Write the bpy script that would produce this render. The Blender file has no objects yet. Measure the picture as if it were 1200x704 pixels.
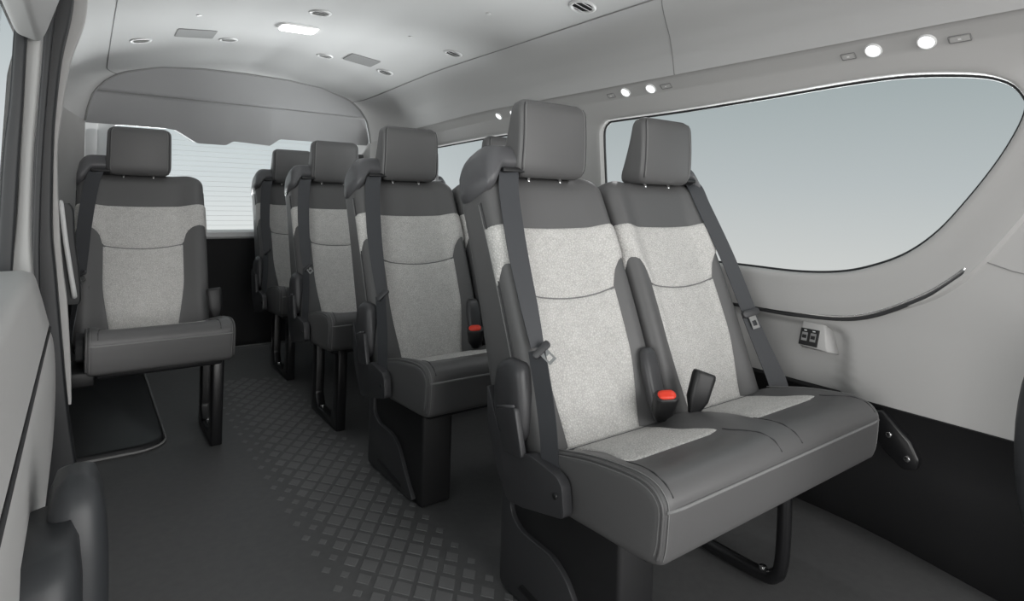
import bpy, bmesh, math, random
from mathutils import Vector, Matrix
R = math.radians
C = bpy.context.scene.collection
random.seed(4)

# ---------------------------------------------------------------- camera, sky, lights, exposure
cam_d = bpy.data.cameras.new('camera')
cam = bpy.data.objects.new('camera', cam_d); C.objects.link(cam)
cam_d.sensor_width = 36.0
cam_d.lens = 692.36 / 1200 * 36
cam_d.shift_y = -119.54 / 1200
cam_d.clip_start = 0.02
_th, _ro = R(35.93), R(1.5)
_f = Vector((math.sin(_th), math.cos(_th), 0)); _r = Vector((math.cos(_th), -math.sin(_th), 0)); _u = Vector((0, 0, 1))
_r2 = _r * math.cos(_ro) + _u * math.sin(_ro); _u2 = _u * math.cos(_ro) - _r * math.sin(_ro)
cam.matrix_world = Matrix(((_r2.x, _u2.x, -_f.x, 0), (_r2.y, _u2.y, -_f.y, 0), (_r2.z, _u2.z, -_f.z, 0.9), (0, 0, 0, 1)))
bpy.context.scene.camera = cam

world = bpy.data.worlds.new('studio_sky'); bpy.context.scene.world = world
world.use_nodes = True
nt = world.node_tree; nt.nodes.clear()
n_out = nt.nodes.new('ShaderNodeOutputWorld'); n_bg = nt.nodes.new('ShaderNodeBackground')
n_tc = nt.nodes.new('ShaderNodeTexCoord'); n_sep = nt.nodes.new('ShaderNodeSeparateXYZ')
n_ramp = nt.nodes.new('ShaderNodeValToRGB'); n_map = nt.nodes.new('ShaderNodeMapRange')
n_map.inputs['From Min'].default_value = -0.12; n_map.inputs['From Max'].default_value = 0.22
els = n_ramp.color_ramp.elements
els[0].position = 0.0; els[0].color = (0.67, 0.66, 0.645, 1)
els[1].position = 1.0; els[1].color = (0.355, 0.40, 0.41, 1)
e = els.new(0.45); e.color = (0.51, 0.535, 0.545, 1)
nt.links.new(n_tc.outputs['Generated'], n_sep.inputs[0])
nt.links.new(n_sep.outputs['Z'], n_map.inputs['Value'])
nt.links.new(n_map.outputs[0], n_ramp.inputs[0])
n_my = nt.nodes.new('ShaderNodeMapRange'); n_my.interpolation_type = 'SMOOTHSTEP'
n_my.inputs['From Min'].default_value = 0.8; n_my.inputs['From Max'].default_value = 0.99
n_my.inputs['To Min'].default_value = 1.0; n_my.inputs['To Max'].default_value = 1.3
nt.links.new(n_sep.outputs['Y'], n_my.inputs['Value'])
nt.links.new(n_ramp.outputs[0], n_bg.inputs['Color'])
nt.links.new(n_my.outputs[0], n_bg.inputs['Strength'])
nt.links.new(n_bg.outputs[0], n_out.inputs[0])

def area(name, loc, target, sx, sy, power, col=(1, 1, 1)):
    d = bpy.data.lights.new(name, 'AREA'); d.shape = 'RECTANGLE'; d.size = sx; d.size_y = sy
    d.energy = power; d.color = col
    o = bpy.data.objects.new(name, d); C.objects.link(o); o.location = loc
    o.rotation_euler = (Vector(target) - Vector(loc)).to_track_quat('-Z', 'Y').to_euler()
    return o
area('added_fill_front', (1.5, -2.4, 1.25), (0.7, 2.0, 1.0), 3.6, 2.2, 118, (1.0, 0.985, 0.965))  # added unseen fill shining in through the open front of the shell
area('added_fill_left', (-2.3, -0.6, 1.0), (0.9, 1.9, 0.8), 2.0, 1.3, 72, (1.0, 0.985, 0.965))  # unseen fill added outside the left glass for seat sides and rear cloth
area('added_fill_right', (4.2, 1.9, -0.45), (0.4, 2.8, 1.5), 2.4, 1.0, 330, (1, 1, 1))  # unseen fill added low outside the right windows to brighten the rear ceiling
area('added_fill_rear', (0.67, 6.2, -0.15), (0.67, 2.0, 1.5), 3.0, 0.9, 300, (1, 1, 1))  # added fill kept below the rear window view, lifts the ceiling
vs = bpy.context.scene.view_settings
vs.view_transform = 'Standard'; vs.look = 'None'; vs.exposure = 0.0; vs.gamma = 1.0
vs.use_curve_mapping = False

# ---------------------------------------------------------------- materials
def mat(name, col, rough=0.5, metal=0.0, bump=None, spec=0.5, emit=None, var=0.0):
    m = bpy.data.materials.new(name); m.use_nodes = True
    t = m.node_tree; b = t.nodes['Principled BSDF']
    b.inputs['Base Color'].default_value = (*col, 1); b.inputs['Roughness'].default_value = rough
    b.inputs['Metallic'].default_value = metal
    b.inputs['Specular IOR Level'].default_value = spec
    if emit:
        b.inputs['Emission Color'].default_value = (*emit[0], 1); b.inputs['Emission Strength'].default_value = emit[1]
    tc = t.nodes.new('ShaderNodeTexCoord')
    if bump:
        kind, scale, st, dist = bump
        if kind == 'voronoi':
            x = t.nodes.new('ShaderNodeTexVoronoi'); x.feature = 'F1'; o = x.outputs['Distance']
        else:
            x = t.nodes.new('ShaderNodeTexNoise'); x.inputs['Detail'].default_value = 3; o = x.outputs[0]
        x.inputs['Scale'].default_value = scale
        t.links.new(tc.outputs['Object'], x.inputs['Vector'])
        bp = t.nodes.new('ShaderNodeBump'); bp.inputs['Strength'].default_value = st; bp.inputs['Distance'].default_value = dist
        t.links.new(o, bp.inputs['Height']); t.links.new(bp.outputs[0], b.inputs['Normal'])
    if var:
        nz = t.nodes.new('ShaderNodeTexNoise'); nz.inputs['Scale'].default_value = 45; nz.inputs['Detail'].default_value = 5
        t.links.new(tc.outputs['Object'], nz.inputs['Vector'])
        mp = t.nodes.new('ShaderNodeMapRange'); mp.inputs['From Min'].default_value = 0.3; mp.inputs['From Max'].default_value = 0.7
        mp.inputs['To Min'].default_value = 1 - var; mp.inputs['To Max'].default_value = 1 + var
        t.links.new(nz.outputs[0], mp.inputs['Value'])
        mx = t.nodes.new('ShaderNodeVectorMath'); mx.operation = 'SCALE'; mx.inputs[0].default_value = col
        t.links.new(mp.outputs[0], mx.inputs['Scale']); t.links.new(mx.outputs[0], b.inputs['Base Color'])
    return m
M = {
 'leather': mat('charcoal_leather', (0.098, 0.097, 0.098), 0.46, bump=('noise', 420, 0.12, 0.001), spec=0.45),
 'cloth': mat('light_grey_cloth', (0.55, 0.54, 0.525), 0.95, bump=('voronoi', 260, 0.9, 0.0016), spec=0.1, var=0.05),
 'thread': mat('grey_thread', (0.18, 0.18, 0.18), 0.8),
 'seam': mat('dark_seam', (0.03, 0.03, 0.032), 0.7),
 'plastic': mat('charcoal_plastic', (0.042, 0.042, 0.045), 0.42, bump=('noise', 500, 0.08, 0.001), spec=0.5),
 'cap': mat('grey_plastic', (0.085, 0.085, 0.09), 0.4, bump=('noise', 500, 0.05, 0.001)),
 'black': mat('black_plastic', (0.012, 0.012, 0.013), 0.45),
 'blackmetal': mat('black_painted_steel', (0.010, 0.010, 0.011), 0.3),
 'belt': mat('charcoal_webbing', (0.04, 0.042, 0.047), 0.6, bump=('noise', 900, 0.2, 0.0008)),
 'red': mat('red_button', (0.72, 0.045, 0.02), 0.35),
 'chrome': mat('chrome', (0.75, 0.75, 0.75), 0.18, 1.0),
 'steel': mat('brushed_steel', (0.42, 0.42, 0.42), 0.3, 1.0),
 'wall': mat('light_grey_trim', (0.44, 0.435, 0.43), 0.55, bump=('noise', 300, 0.05, 0.0008), spec=0.3),
 'head': mat('headliner_fabric', (0.50, 0.50, 0.50), 0.85, bump=('noise', 600, 0.08, 0.0008), spec=0.15),
 'doortrim': mat('pale_door_trim', (0.50, 0.495, 0.49), 0.5, spec=0.3),
 'pillar': mat('grey_pillar_trim', (0.36, 0.36, 0.355), 0.5, spec=0.3),
 'header': mat('shaded_header_trim', (0.33, 0.33, 0.335), 0.75, spec=0.2),  # darker than the headliner: shade on the header is put into its colour
 'white': mat('white_painted_trim', (0.72, 0.72, 0.72), 0.4),
 'floor': mat('dark_vinyl_floor', (0.108, 0.108, 0.109), 0.5, bump=('noise', 350, 0.15, 0.001), spec=0.35, var=0.06),
 'pad': mat('grey_vinyl_pad', (0.165, 0.165, 0.166), 0.5, bump=('noise', 350, 0.15, 0.001), spec=0.35),
 'lowwall': mat('black_lower_trim', (0.013, 0.013, 0.014), 0.65, bump=('noise', 250, 0.2, 0.001), spec=0.3),
 'rubber': mat('black_rubber', (0.014, 0.015, 0.017), 0.5),
 'jamb': mat('dark_grey_jamb', (0.028, 0.030, 0.033), 0.45),
 'grille': mat('grey_grille', (0.24, 0.24, 0.24), 0.7),
 'vent': mat('pale_vent_plastic', (0.55, 0.55, 0.55), 0.4),
 'speaker': mat('grey_speaker_mesh', (0.20, 0.20, 0.20), 0.8),
 'lamp': mat('lit_lens', (0.9, 0.9, 0.9), 0.4, emit=((1, 1, 1), 4.0)),
 'spot': mat('lit_reading_lens', (0.9, 0.9, 0.9), 0.4, emit=((0.95, 0.98, 1), 1.6)),
}
def pebble(m, scale, amt):
    t = m.node_tree; b = t.nodes['Principled BSDF']
    v = t.nodes.new('ShaderNodeTexVoronoi'); v.inputs['Scale'].default_value = scale; v.feature = 'DISTANCE_TO_EDGE'
    tc = [n for n in t.nodes if n.type == 'TEX_COORD'][0]; t.links.new(tc.outputs['Object'], v.inputs['Vector'])
    mp = t.nodes.new('ShaderNodeMapRange'); mp.inputs['From Max'].default_value = 0.22
    mp.inputs['To Min'].default_value = 1 - amt; mp.inputs['To Max'].default_value = 1 + amt * 0.4
    t.links.new(v.outputs['Distance'], mp.inputs['Value'])
    src = b.inputs['Base Color'].links[0].from_socket
    mx = t.nodes.new('ShaderNodeVectorMath'); mx.operation = 'SCALE'
    t.links.new(src, mx.inputs[0]); t.links.new(mp.outputs[0], mx.inputs['Scale']); t.links.new(mx.outputs[0], b.inputs['Base Color'])
pebble(M['cloth'], 180, 0.2)
def glass_mat(name, tint):
    m = bpy.data.materials.new(name); m.use_nodes = True; t = m.node_tree; t.nodes.clear()
    o = t.nodes.new('ShaderNodeOutputMaterial'); mx = t.nodes.new('ShaderNodeMixShader')
    tr = t.nodes.new('ShaderNodeBsdfTransparent'); gl = t.nodes.new('ShaderNodeBsdfGlossy')
    fr = t.nodes.new('ShaderNodeFresnel'); fr.inputs['IOR'].default_value = 1.1
    tr.inputs['Color'].default_value = (*tint, 1); gl.inputs['Roughness'].default_value = 0.02
    ge = t.nodes.new('ShaderNodeNewGeometry'); inv = t.nodes.new('ShaderNodeMath'); inv.operation = 'SUBTRACT'; inv.inputs[0].default_value = 1
    mu = t.nodes.new('ShaderNodeMath'); mu.operation = 'MULTIPLY'
    t.links.new(ge.outputs['Backfacing'], inv.inputs[1]); t.links.new(inv.outputs[0], mu.inputs[0]); t.links.new(fr.outputs[0], mu.inputs[1])
    t.links.new(mu.outputs[0], mx.inputs[0]); t.links.new(tr.outputs[0], mx.inputs[1]); t.links.new(gl.outputs[0], mx.inputs[2])
    t.links.new(mx.outputs[0], o.inputs[0]); return m
M['glass'] = glass_mat('window_glass', (0.96, 0.98, 0.98))

# ---------------------------------------------------------------- helpers
def link(name, me, m, parent=None, smooth=True):
    o = bpy.data.objects.new(name, me)
    if m is not None: me.materials.append(m)
    C.objects.link(o)
    if parent is not None: o.parent = parent
    if smooth:
        for p in me.polygons: p.use_smooth = True
    return o
def tag(o, label=None, cat=None, group=None, kind=None):
    if label: o['label'] = label
    if cat: o['category'] = cat
    if group: o['group'] = group
    if kind: o['kind'] = kind
    return o
def empty(name, loc=(0, 0, 0)):
    o = bpy.data.objects.new(name, None); C.objects.link(o); o.location = loc; o.empty_display_size = 0.1
    return o
def smooth_angle(o, a=35):
    """sharp edges above the angle"""
    bm = bmesh.new(); bm.from_mesh(o.data)
    for ed in bm.edges:
        if len(ed.link_faces) == 2 and ed.calc_face_angle(0) > R(a): ed.smooth = False
    bm.to_mesh(o.data); bm.free(); return o
class MB:
    def __init__(s): s.v = []; s.f = []
    def add(s, v, f):
        b = len(s.v); s.v += [tuple(p) for p in v]; s.f += [tuple(i + b for i in q) for q in f]; return s
    def grid(s, rows, closed=False):
        n = len(rows[0]); f = []
        for i in range(len(rows) - 1):
            for j in range(n if closed else n - 1):
                k = (j + 1) % n
                f.append((i * n + j, i * n + k, (i + 1) * n + k, (i + 1) * n + j))
        return s.add([p for r in rows for p in r], f)
    def loft(s, rings):
        n = len(rings[0]); b = len(s.v); s.grid(rings, True)
        s.f.append(tuple(b + j for j in range(n))[::-1]); s.f.append(tuple(b + (len(rings) - 1) * n + j for j in range(n)))
        return s
    def prism(s, poly, fn0, fn1):
        """poly list, fn0/fn1 map a 2D point to both end caps"""
        return s.loft([[fn0(p) for p in poly], [fn1(p) for p in poly]])
    def box(s, x0, x1, y0, y1, z0, z1):
        return s.add([(x, y, z) for x in (x0, x1) for y in (y0, y1) for z in (z0, z1)],
                     [(0, 1, 3, 2), (4, 6, 7, 5), (0, 4, 5, 1), (2, 3, 7, 6), (0, 2, 6, 4), (1, 5, 7, 3)])
    def tube(s, pts, r, n=8, closed=False, ry=None):
        pts = [Vector(p) for p in pts]; rings = []; N = len(pts); up = Vector((0, 0, 1)); prev = None
        for i in range(N):
            a = pts[(i - 1) % N] if (closed or i > 0) else pts[i]; c = pts[(i + 1) % N] if (closed or i < N - 1) else pts[i]
            t = (c - a).normalized()
            if prev is None:
                q = up if abs(t.z) < 0.9 else Vector((1, 0, 0)); u = t.cross(q).normalized()
            else:
                u = (prev - t * prev.dot(t)).normalized()
            w = t.cross(u).normalized(); prev = u
            rr = r[i] if isinstance(r, (list, tuple)) else r
            rings.append([pts[i] + u * (rr * math.cos(2 * math.pi * k / n)) + w * ((ry or rr) * math.sin(2 * math.pi * k / n)) for k in range(n)])
        if closed:
            rings.append(rings[0]); return s.grid(rings, True)
        return s.loft(rings)
    def build(s, name, m, parent=None, smooth=True, bevel=0, seg=2, sharp=None):
        me = bpy.data.meshes.new(name); me.from_pydata(s.v, [], s.f); me.validate()
        bm = bmesh.new(); bm.from_mesh(me)
        bmesh.ops.remove_doubles(bm, verts=bm.verts, dist=1e-6)
        bmesh.ops.recalc_face_normals(bm, faces=bm.faces)
        if bevel:
            eds = [ed for ed in bm.edges if len(ed.link_faces) == 2 and ed.calc_face_angle(0) > R(25)]
            bmesh.ops.bevel(bm, geom=eds, offset=bevel, offset_type='OFFSET', segments=seg, profile=0.5, affect='EDGES', clamp_overlap=True)
        bm.to_mesh(me); bm.free()
        o = link(name, me, m, parent, smooth)
        if smooth and sharp: smooth_angle(o, sharp)
        return o
def bez(pts, n=8):
    """Catmull-Rom through points"""
    P = [Vector(p) for p in pts]; out = []
    for i in range(len(P) - 1):
        a = P[i - 1] if i else P[i] * 2 - P[i + 1]; d = P[i + 2] if i + 2 < len(P) else P[i + 1] * 2 - P[i]
        b, c = P[i], P[i + 1]
        for k in range(n):
            t = k / n
            out.append(0.5 * ((2 * b) + (c - a) * t + (2 * a - 5 * b + 4 * c - d) * t * t + (3 * b - a - 3 * c + d) * t ** 3))
    out.append(P[-1]); return out
def sst(a, b, x):
    t = max(0.0, min(1.0, (x - a) / (b - a))); return t * t * (3 - 2 * t)
def interp(x, xs, ys):
    if x <= xs[0]: return ys[0]
    for i in range(len(xs) - 1):
        if x <= xs[i + 1]:
            return ys[i] + (ys[i + 1] - ys[i]) * (x - xs[i]) / (xs[i + 1] - xs[i])
    return ys[-1]
def rrect(w, h, r, n=5):
    out = []
    for cx, cy, a0 in ((w / 2 - r, h / 2 - r, 0), (-w / 2 + r, h / 2 - r, 90), (-w / 2 + r, -h / 2 + r, 180), (w / 2 - r, -h / 2 + r, 270)):
        for k in range(n + 1):
            a = R(a0 + 90 * k / n); out.append((cx + r * math.cos(a), cy + r * math.sin(a)))
    return out

# ---------------------------------------------------------------- van shell: profiles
XC = 0.67
FRONT, REAR = -0.35, 3.27
ZZ = [0.0, 0.385, 0.60, 0.72, 1.2, 1.27, 1.300, 1.318]; XX = [1.76, 1.68, 1.665, 1.648, 1.60, 1.562, 1.530, 1.500]
def fx(z): return interp(z, ZZ, XX)
def blend(Y):
    t = (Y - 2.98) / (REAR - 2.98)
    if t <= 0: return 0.0
    t = min(t, 1.0); return 1 - math.sqrt(max(0.0, 1 - t * t))
MAIN = [(0, 1.530), (0.2, 1.523), (0.4, 1.502), (0.56, 1.472), (0.60, 1.463), (0.66, 1.443), (0.75, 1.395), (0.80, 1.352), (0.83, 1.303)]
ARCH = [(0, 1.502), (0.2, 1.499), (0.38, 1.484), (0.52, 1.440), (0.555, 1.424), (0.60, 1.390), (0.645, 1.33), (0.664, 1.26), (0.672, 1.20)]
TS = [0, 0.24, 0.48, 0.67, 0.72, 0.79, 0.89, 0.96, 1.0]
def sst_(a, b, x):
    k = max(0.0, min(1.0, (x - a) / (b - a))); return k * k * (3 - 2 * k)
def roof(t, Y):
    s = -1 if t < 0 else 1; t = abs(t); b = blend(Y)
    k = max(0.0, min(1.0, (Y - 3.17) / (REAR - 3.17))); b2 = 1 - math.sqrt(max(0.0, 1 - k * k))
    b = b2 + (b - b2) * sst_(0.65, 1.0, t)
    mx = interp(t, TS, [p[0] for p in MAIN]); mz = interp(t, TS, [p[1] for p in MAIN])
    ax = interp(t, TS, [p[0] for p in ARCH]); az = interp(t, TS, [p[1] for p in ARCH])
    return (XC + s * (mx + (ax - mx) * b), Y, mz + (az - mz) * b - 0.03 * sst(2.2, 3.27, Y) * (1 - b) * min(1, t / 0.7))
T_SEAM = 0.72
YS = [FRONT + (2.9 - FRONT) * i / 26 for i in range(27)] + [2.95 + (REAR - 2.95) * math.sin(i / 14 * math.pi / 2) for i in range(15)]
def roofpart(name, t0, t1, n, m):
    mb = MB(); rows = []
    for Y in YS:
        row = []
        for i in range(n + 1):
            t = t0 + (t1 - t0) * i / n
            x, y, z = roof(t, Y); row.append((x, y, z))
        # edges tucked up at the seams
        rows.append(row)
    mb.grid(rows)
    o = mb.build(name, m); tag(o, kind='structure'); return o
ceiling = roofpart('ceiling', -T_SEAM, T_SEAM, 40, M['head'])
trim_r = roofpart('trim_1', T_SEAM, 1.0, 14, M['head'])
trim_l = roofpart('trim_2', -1.0, -T_SEAM, 14, M['head'])
def seam_on_roof(name, pts, parent, r=0.0022, m='grille'):
    MB().tube(pts, r, 6).build(name, M[m], parent)
for s, par in ((1, trim_r), (-1, trim_l)):
    seam_on_roof('seam', [Vector(roof(s * T_SEAM, Y)) + Vector((0, 0, -0.0005)) for Y in YS], par)
seam_on_roof('panel_seam', [Vector(roof(0.72 + 0.28 * i / 14, 1.075 + 0.14 * (i / 14) ** 0.8)) for i in range(15)], trim_r, 0.0016)

# ---------------------------------------------------------------- walls with window openings
def resample(pts, n):
    P = pts + [pts[0]]; L = [0]
    for i in range(len(P) - 1): L.append(L[-1] + math.dist(P[i], P[i + 1]))
    out = []; j = 0
    for k in range(n):
        s = L[-1] * k / n
        while L[j + 1] < s: j += 1
        t = (s - L[j]) / (L[j + 1] - L[j] + 1e-12)
        out.append((P[j][0] + (P[j + 1][0] - P[j][0]) * t, P[j][1] + (P[j + 1][1] - P[j][1]) * t))
    return out
def normals(lp):
    n = len(lp); area2 = sum(lp[i][0] * lp[(i + 1) % n][1] - lp[(i + 1) % n][0] * lp[i][1] for i in range(n)); sg = 1 if area2 > 0 else -1
    out = []
    for i in range(n):
        dx = lp[(i + 2) % n][0] - lp[i - 2][0]; dy = lp[(i + 2) % n][1] - lp[i - 2][1]; l = math.hypot(dx, dy) + 1e-12
        out.append((sg * dy / l, -sg * dx / l))
    return out
def recess(Y, z):
    a = sst(0.735, 0.775, Y) * (1 - sst(1.06, 1.10, Y)); b = 1 - sst(0.555, 0.590, z)
    # rounded upper front corner
    d = math.hypot(max(0, 0.80 - Y), max(0, z - 0.53))
    return 0.026 * a * b * (1 - sst(0.025, 0.055, d))
def wall_panel(loop, rect, band=True, side=1, N=240):
    """annular wall from a window outline to a rectangle in (Y, z); returns MB and loop"""
    lp = resample(loop, N); nr = normals(lp)
    Y0, Y1, z0, z1 = rect
    cy = sum(p[0] for p in lp) / N; cz = sum(p[1] for p in lp) / N
    outer = []
    for (y, z) in lp:
        dy, dz = y - cy, z - cz; t = 1e9
        if dy > 1e-9: t = min(t, (Y1 - cy) / dy)
        if dy < -1e-9: t = min(t, (Y0 - cy) / dy)
        if dz > 1e-9: t = min(t, (z1 - cz) / dz)
        if dz < -1e-9: t = min(t, (z0 - cz) / dz)
        outer.append((cy + dy * t, cz + dz * t))
    for c in ((Y0, z0), (Y0, z1), (Y1, z0), (Y1, z1)):
        k = min(range(N), key=lambda i: math.dist(outer[i], c)); outer[k] = c
    def bw(i):   # how wide the raised surround is
        ny, nz = nr[i]
        return 0.055 + 0.062 * sst(-0.2, 0.85, -nz)
    def bs(i):
        ny, nz = nr[i]
        return (1 - sst(-0.1, 0.3, nz)) * (1 - sst(0.35, 0.8, ny)) if band else 0.0
    rings = []
    def pt(y, z, disp): 
        X = fx(z) + recess(y, z) * (1 if band else 0) - disp
        return (X, y, z)
    rings.append([(fx(z) + 0.030, y, z) for (y, z) in lp])
    rings.append([(fx(z) + 0.010, y + nr[i][0] * 0.002, z + nr[i][1] * 0.002) for i, (y, z) in enumerate(lp)])
    fr = [0.004, 0.010, 0.018]
    for k, d in enumerate(fr):
        rings.append([pt(y + nr[i][0] * d, z + nr[i][1] * d, (0.000, 0.005, 0.007)[k] * max(bs(i), 0.35)) for i, (y, z) in enumerate(lp)])
    for k in range(1, 9):
        u = k / 8
        ring = []
        for i, (y, z) in enumerate(lp):
            d = 0.018 + (bw(i) - 0.018) * u
            ring.append(pt(y + nr[i][0] * d, z + nr[i][1] * d, (0.007 * max(bs(i), 0.35 * (1 - u)) + 0.010 * bs(i) * sst(0, 1, u))))
        rings.append(ring)
    last = [(lp[i][0] + nr[i][0] * (bw(i) + 0.006), lp[i][1] + nr[i][1] * (bw(i) + 0.006)) for i in range(N)]
    K = 34
    for k in range(K + 1):
        u = (k / K); rings.append([pt(a[0] + (b[0] - a[0]) * u, a[1] + (b[1] - a[1]) * u, 0) for a, b in zip(last, outer)])
    return rings, lp
def catloop(pts, n=8):
    P = pts + pts[:3]; out = bez([(p[0], p[1], 0) for p in [pts[-1]] + P], n)
    return [(v.x, v.y) for v in out[n: n + n * len(pts)]]
W1 = [(0.619, 1.221), (0.532, 1.213), (0.453, 1.199), (0.408, 1.178), (0.386, 1.150), (0.380, 1.125), (0.394, 1.079), (0.431, 1.007), (0.487, 0.922),
      (0.546, 0.846), (0.612, 0.789), (0.689, 0.750), (0.774, 0.724), (0.893, 0.711), (1.067, 0.711), (1.30, 0.711), (1.52, 0.711), (1.59, 0.716), (1.628, 0.74),
      (1.646, 0.79), (1.649, 0.90), (1.649, 1.02), (1.648, 1.13), (1.642, 1.175), (1.615, 1.199), (1.57, 1.203), (1.256, 1.206), (0.952, 1.214), (0.75, 1.221)]
W1 = catloop(W1)
W2 = [(y + 2.455, z + 0.955) for y, z in rrect(1.16, 0.49, 0.06)]
ZT = 1.318
wall_r = empty('wall_right'); tag(wall_r, kind='structure')
mb = MB(); r1, l1 = wall_panel(W1, (FRONT, 1.76, 0.385, ZT)); mb.grid(r1, True)
r2, l2 = wall_panel(W2, (1.76, 3.08, 0.385, ZT), band=False)
def bend(p):
    x, y, z = p; b = blend(y); cx, cy_, cz = roof(1.0, y)
    return (cx + (x - 1.5) * (1 - b) , y, 0.385 + (z - 0.385) * (cz + 0.015 - 0.385) / (ZT - 0.385))
mb.grid([[bend(p) for p in r] for r in r2], True)
rows = []
for k in range(15):
    Y = 3.08 + (REAR - 3.08) * math.sin(k / 14 * math.pi / 2)
    rows.append([bend((fx(0.385 + (ZT - 0.385) * j / 30), Y, 0.385 + (ZT - 0.385) * j / 30)) for j in range(31)])
mb.grid(rows)
mb.grid([[(1.342, REAR, 0.0 + 1.2 * j / 6) for j in range(7)], [(1.342, 3.74, 1.2 * j / 6) for j in range(7)]])
wo = mb.build('wall_panel', M['wall'], wall_r, sharp=60)
# left wall: plain trim, mostly behind the door jamb
wall_l = empty('wall_left'); tag(wall_l, kind='structure')
mb = MB(); rows = []
for Y in [1.98 + 1.0 * i / 10 for i in range(10)] + [2.98 + (REAR - 2.98) * math.sin(k / 14 * math.pi / 2) for k in range(15)]:
    b = blend(Y); cx = roof(-1.0, Y)[0]; cz = roof(-1.0, Y)[2]
    rows.append([(cx - (fx(0.385 + (ZT - 0.385) * j / 30) - 1.5) * 0.35 * (1 - b) + 0.03 * (1 - b), Y, 0.385 + (cz - 0.385) * j / 30) for j in range(31)])
mb.grid(rows)
lowr = [[(r[0][0], r[0][1], 0.0), (r[0][0], r[0][1], 0.2), r[0]] for r in rows]
mb.grid([[(XC - 0.672, REAR, 1.2 * j / 6) for j in range(7)], [(XC - 0.672, 3.74, 1.2 * j / 6) for j in range(7)]])
mb.build('wall_panel', M['wall'], wall_l, sharp=60)
mb = MB(); mb.grid(lowr); mb.grid([[(-0.16, Y, 0.0), (-0.16, Y, 0.39)] for Y in (1.62, 2.0)])
mb.build('lower_trim', M['lowwall'], wall_l)
# black lower trim on the right
mb = MB(); rows = []
for i in range(40):
    Y = FRONT + (3.3 - FRONT) * i / 39
    b = blend(min(Y, REAR)); k = 0.10 * (1 - sst(0.2, 0.85, Y))
    rows.append([(1.75 - 0.33 * b, Y, 0.392), (1.672 - 0.33 * b, Y, 0.392), (1.678 - 0.33 * b, Y, 0.388), (1.690 - 0.33 * b - k * 0.1, Y, 0.25), (1.72 - 0.35 * b - k * 0.5, Y, 0.10), (1.80 - 0.4 * b - k, Y, 0.0)])
mb.grid(rows); mb.build('lower_trim', M['lowwall'], wall_r)
# curved garnish strip under the window
gp = bez([(1.658, 1.25, 0.596), (1.654, 1.034, 0.593), (1.653, 0.874, 0.596), (1.649, 0.714, 0.617), (1.639, 0.575, 0.688), (1.632, 0.496, 0.752), (1.630, 0.478, 0.776)], 10)
g = MB().tube(gp, [0.0055] * (len(gp) - 6) + [0.005, 0.0045, 0.004, 0.003, 0.002, 0.001], 8).build('garnish_strip', M['chrome'], wall_r)
MB().tube([p + Vector((0.002, 0, -0.006)) for p in gp], [0.006] * (len(gp) - 6) + [0.005, 0.0045, 0.004, 0.003, 0.002, 0.001], 8).build('garnish_groove', M['seam'], wall_r)
# fine panel seam in front of the window
MB().tube([(1.641, 0.545, 0.825), (1.640, 0.50, 0.803), (1.641, 0.40, 0.770), (1.643, 0.30, 0.752), (1.645, 0.1, 0.73)], 0.0012, 6).build('panel_seam', M['grille'], wall_r)

def window(name, lp, bendfn=None):
    root = empty(name); tag(root, kind='structure')
    f = bendfn or (lambda p: p)
    inner = [f((fx(z) + 0.0245, y, z)) for y, z in lp]
    n = len(lp)
    mb = MB(); mb.loft([inner, [(x + 0.005, y, z) for x, y, z in inner]])
    mb.build('pane', M['glass'], root, smooth=False)
    nr = normals(lp)
    MB().tube([f((fx(z) + 0.0235, y - nr[i][0] * 0.000, z - nr[i][1] * 0.000)) for i, (y, z) in enumerate(lp)], 0.0048, 8, closed=True).build('gasket', M['rubber'], root)
    return root
window('window_1', l1)
window('window_2', l2, bend)

# USB sockets in a slanted housing in the recess
usb = empty('usb_outlet', (1.690, 0.845, 0.54)); tag(usb, 'pale wall housing with two dark USB sockets below the window', 'outlet')
mb = MB()
x0 = 0.012
mb.add([(x0, 0.045, 0.030), (x0, -0.045, 0.030), (-0.016, -0.030, 0.034), (-0.016, 0.030, 0.034),
        (x0, 0.048, -0.050), (x0, -0.062, -0.050), (-0.030, -0.046, -0.040), (-0.030, 0.034, -0.034)],
       [(0, 1, 2, 3), (3, 2, 6, 7), (7, 6, 5, 4), (0, 3, 7, 4), (1, 5, 6, 2), (0, 4, 5, 1)])
mb.build('housing', M['wall'], usb, bevel=0.004)
def onface(u, v, d):   # plate on the slanted front face
    a = Vector((-0.016, 0.030, 0.034)); b = Vector((-0.016, -0.030, 0.034)); c = Vector((-0.030, 0.034, -0.034))
    nn = (b - a).cross(c - a).normalized()
    if nn.x > 0: nn = -nn
    return a + (b - a) * u + (c - a) * v + nn * d
def plate(mb, u0, u1, v0, v1, d0, d1):
    P = [(u0, v0), (u1, v0), (u1, v1), (u0, v1)]
    return mb.loft([[onface(u, v, d0) for u, v in P], [onface(u, v, d1) for u, v in P]])
plate(MB(), 0.0, 0.86, 0.30, 0.98, -0.002, 0.003).build('socket_plate', M['black'], usb, smooth=False, bevel=0.0008)
for u in (0.10, 0.50):
    s = plate(MB(), u, u + 0.26, 0.46, 0.80, 0.001, 0.0042).build('usb_socket', M['grille'], usb, smooth=False)
    plate(MB(), u + 0.03, u + 0.23, 0.56, 0.70, 0.003, 0.0048).build('socket_slot', M['black'], s, smooth=False)
    plate(MB(), u + 0.07, u + 0.19, 0.36, 0.40, 0.002, 0.0036).build('socket_mark', M['white'], s, smooth=False)

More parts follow.
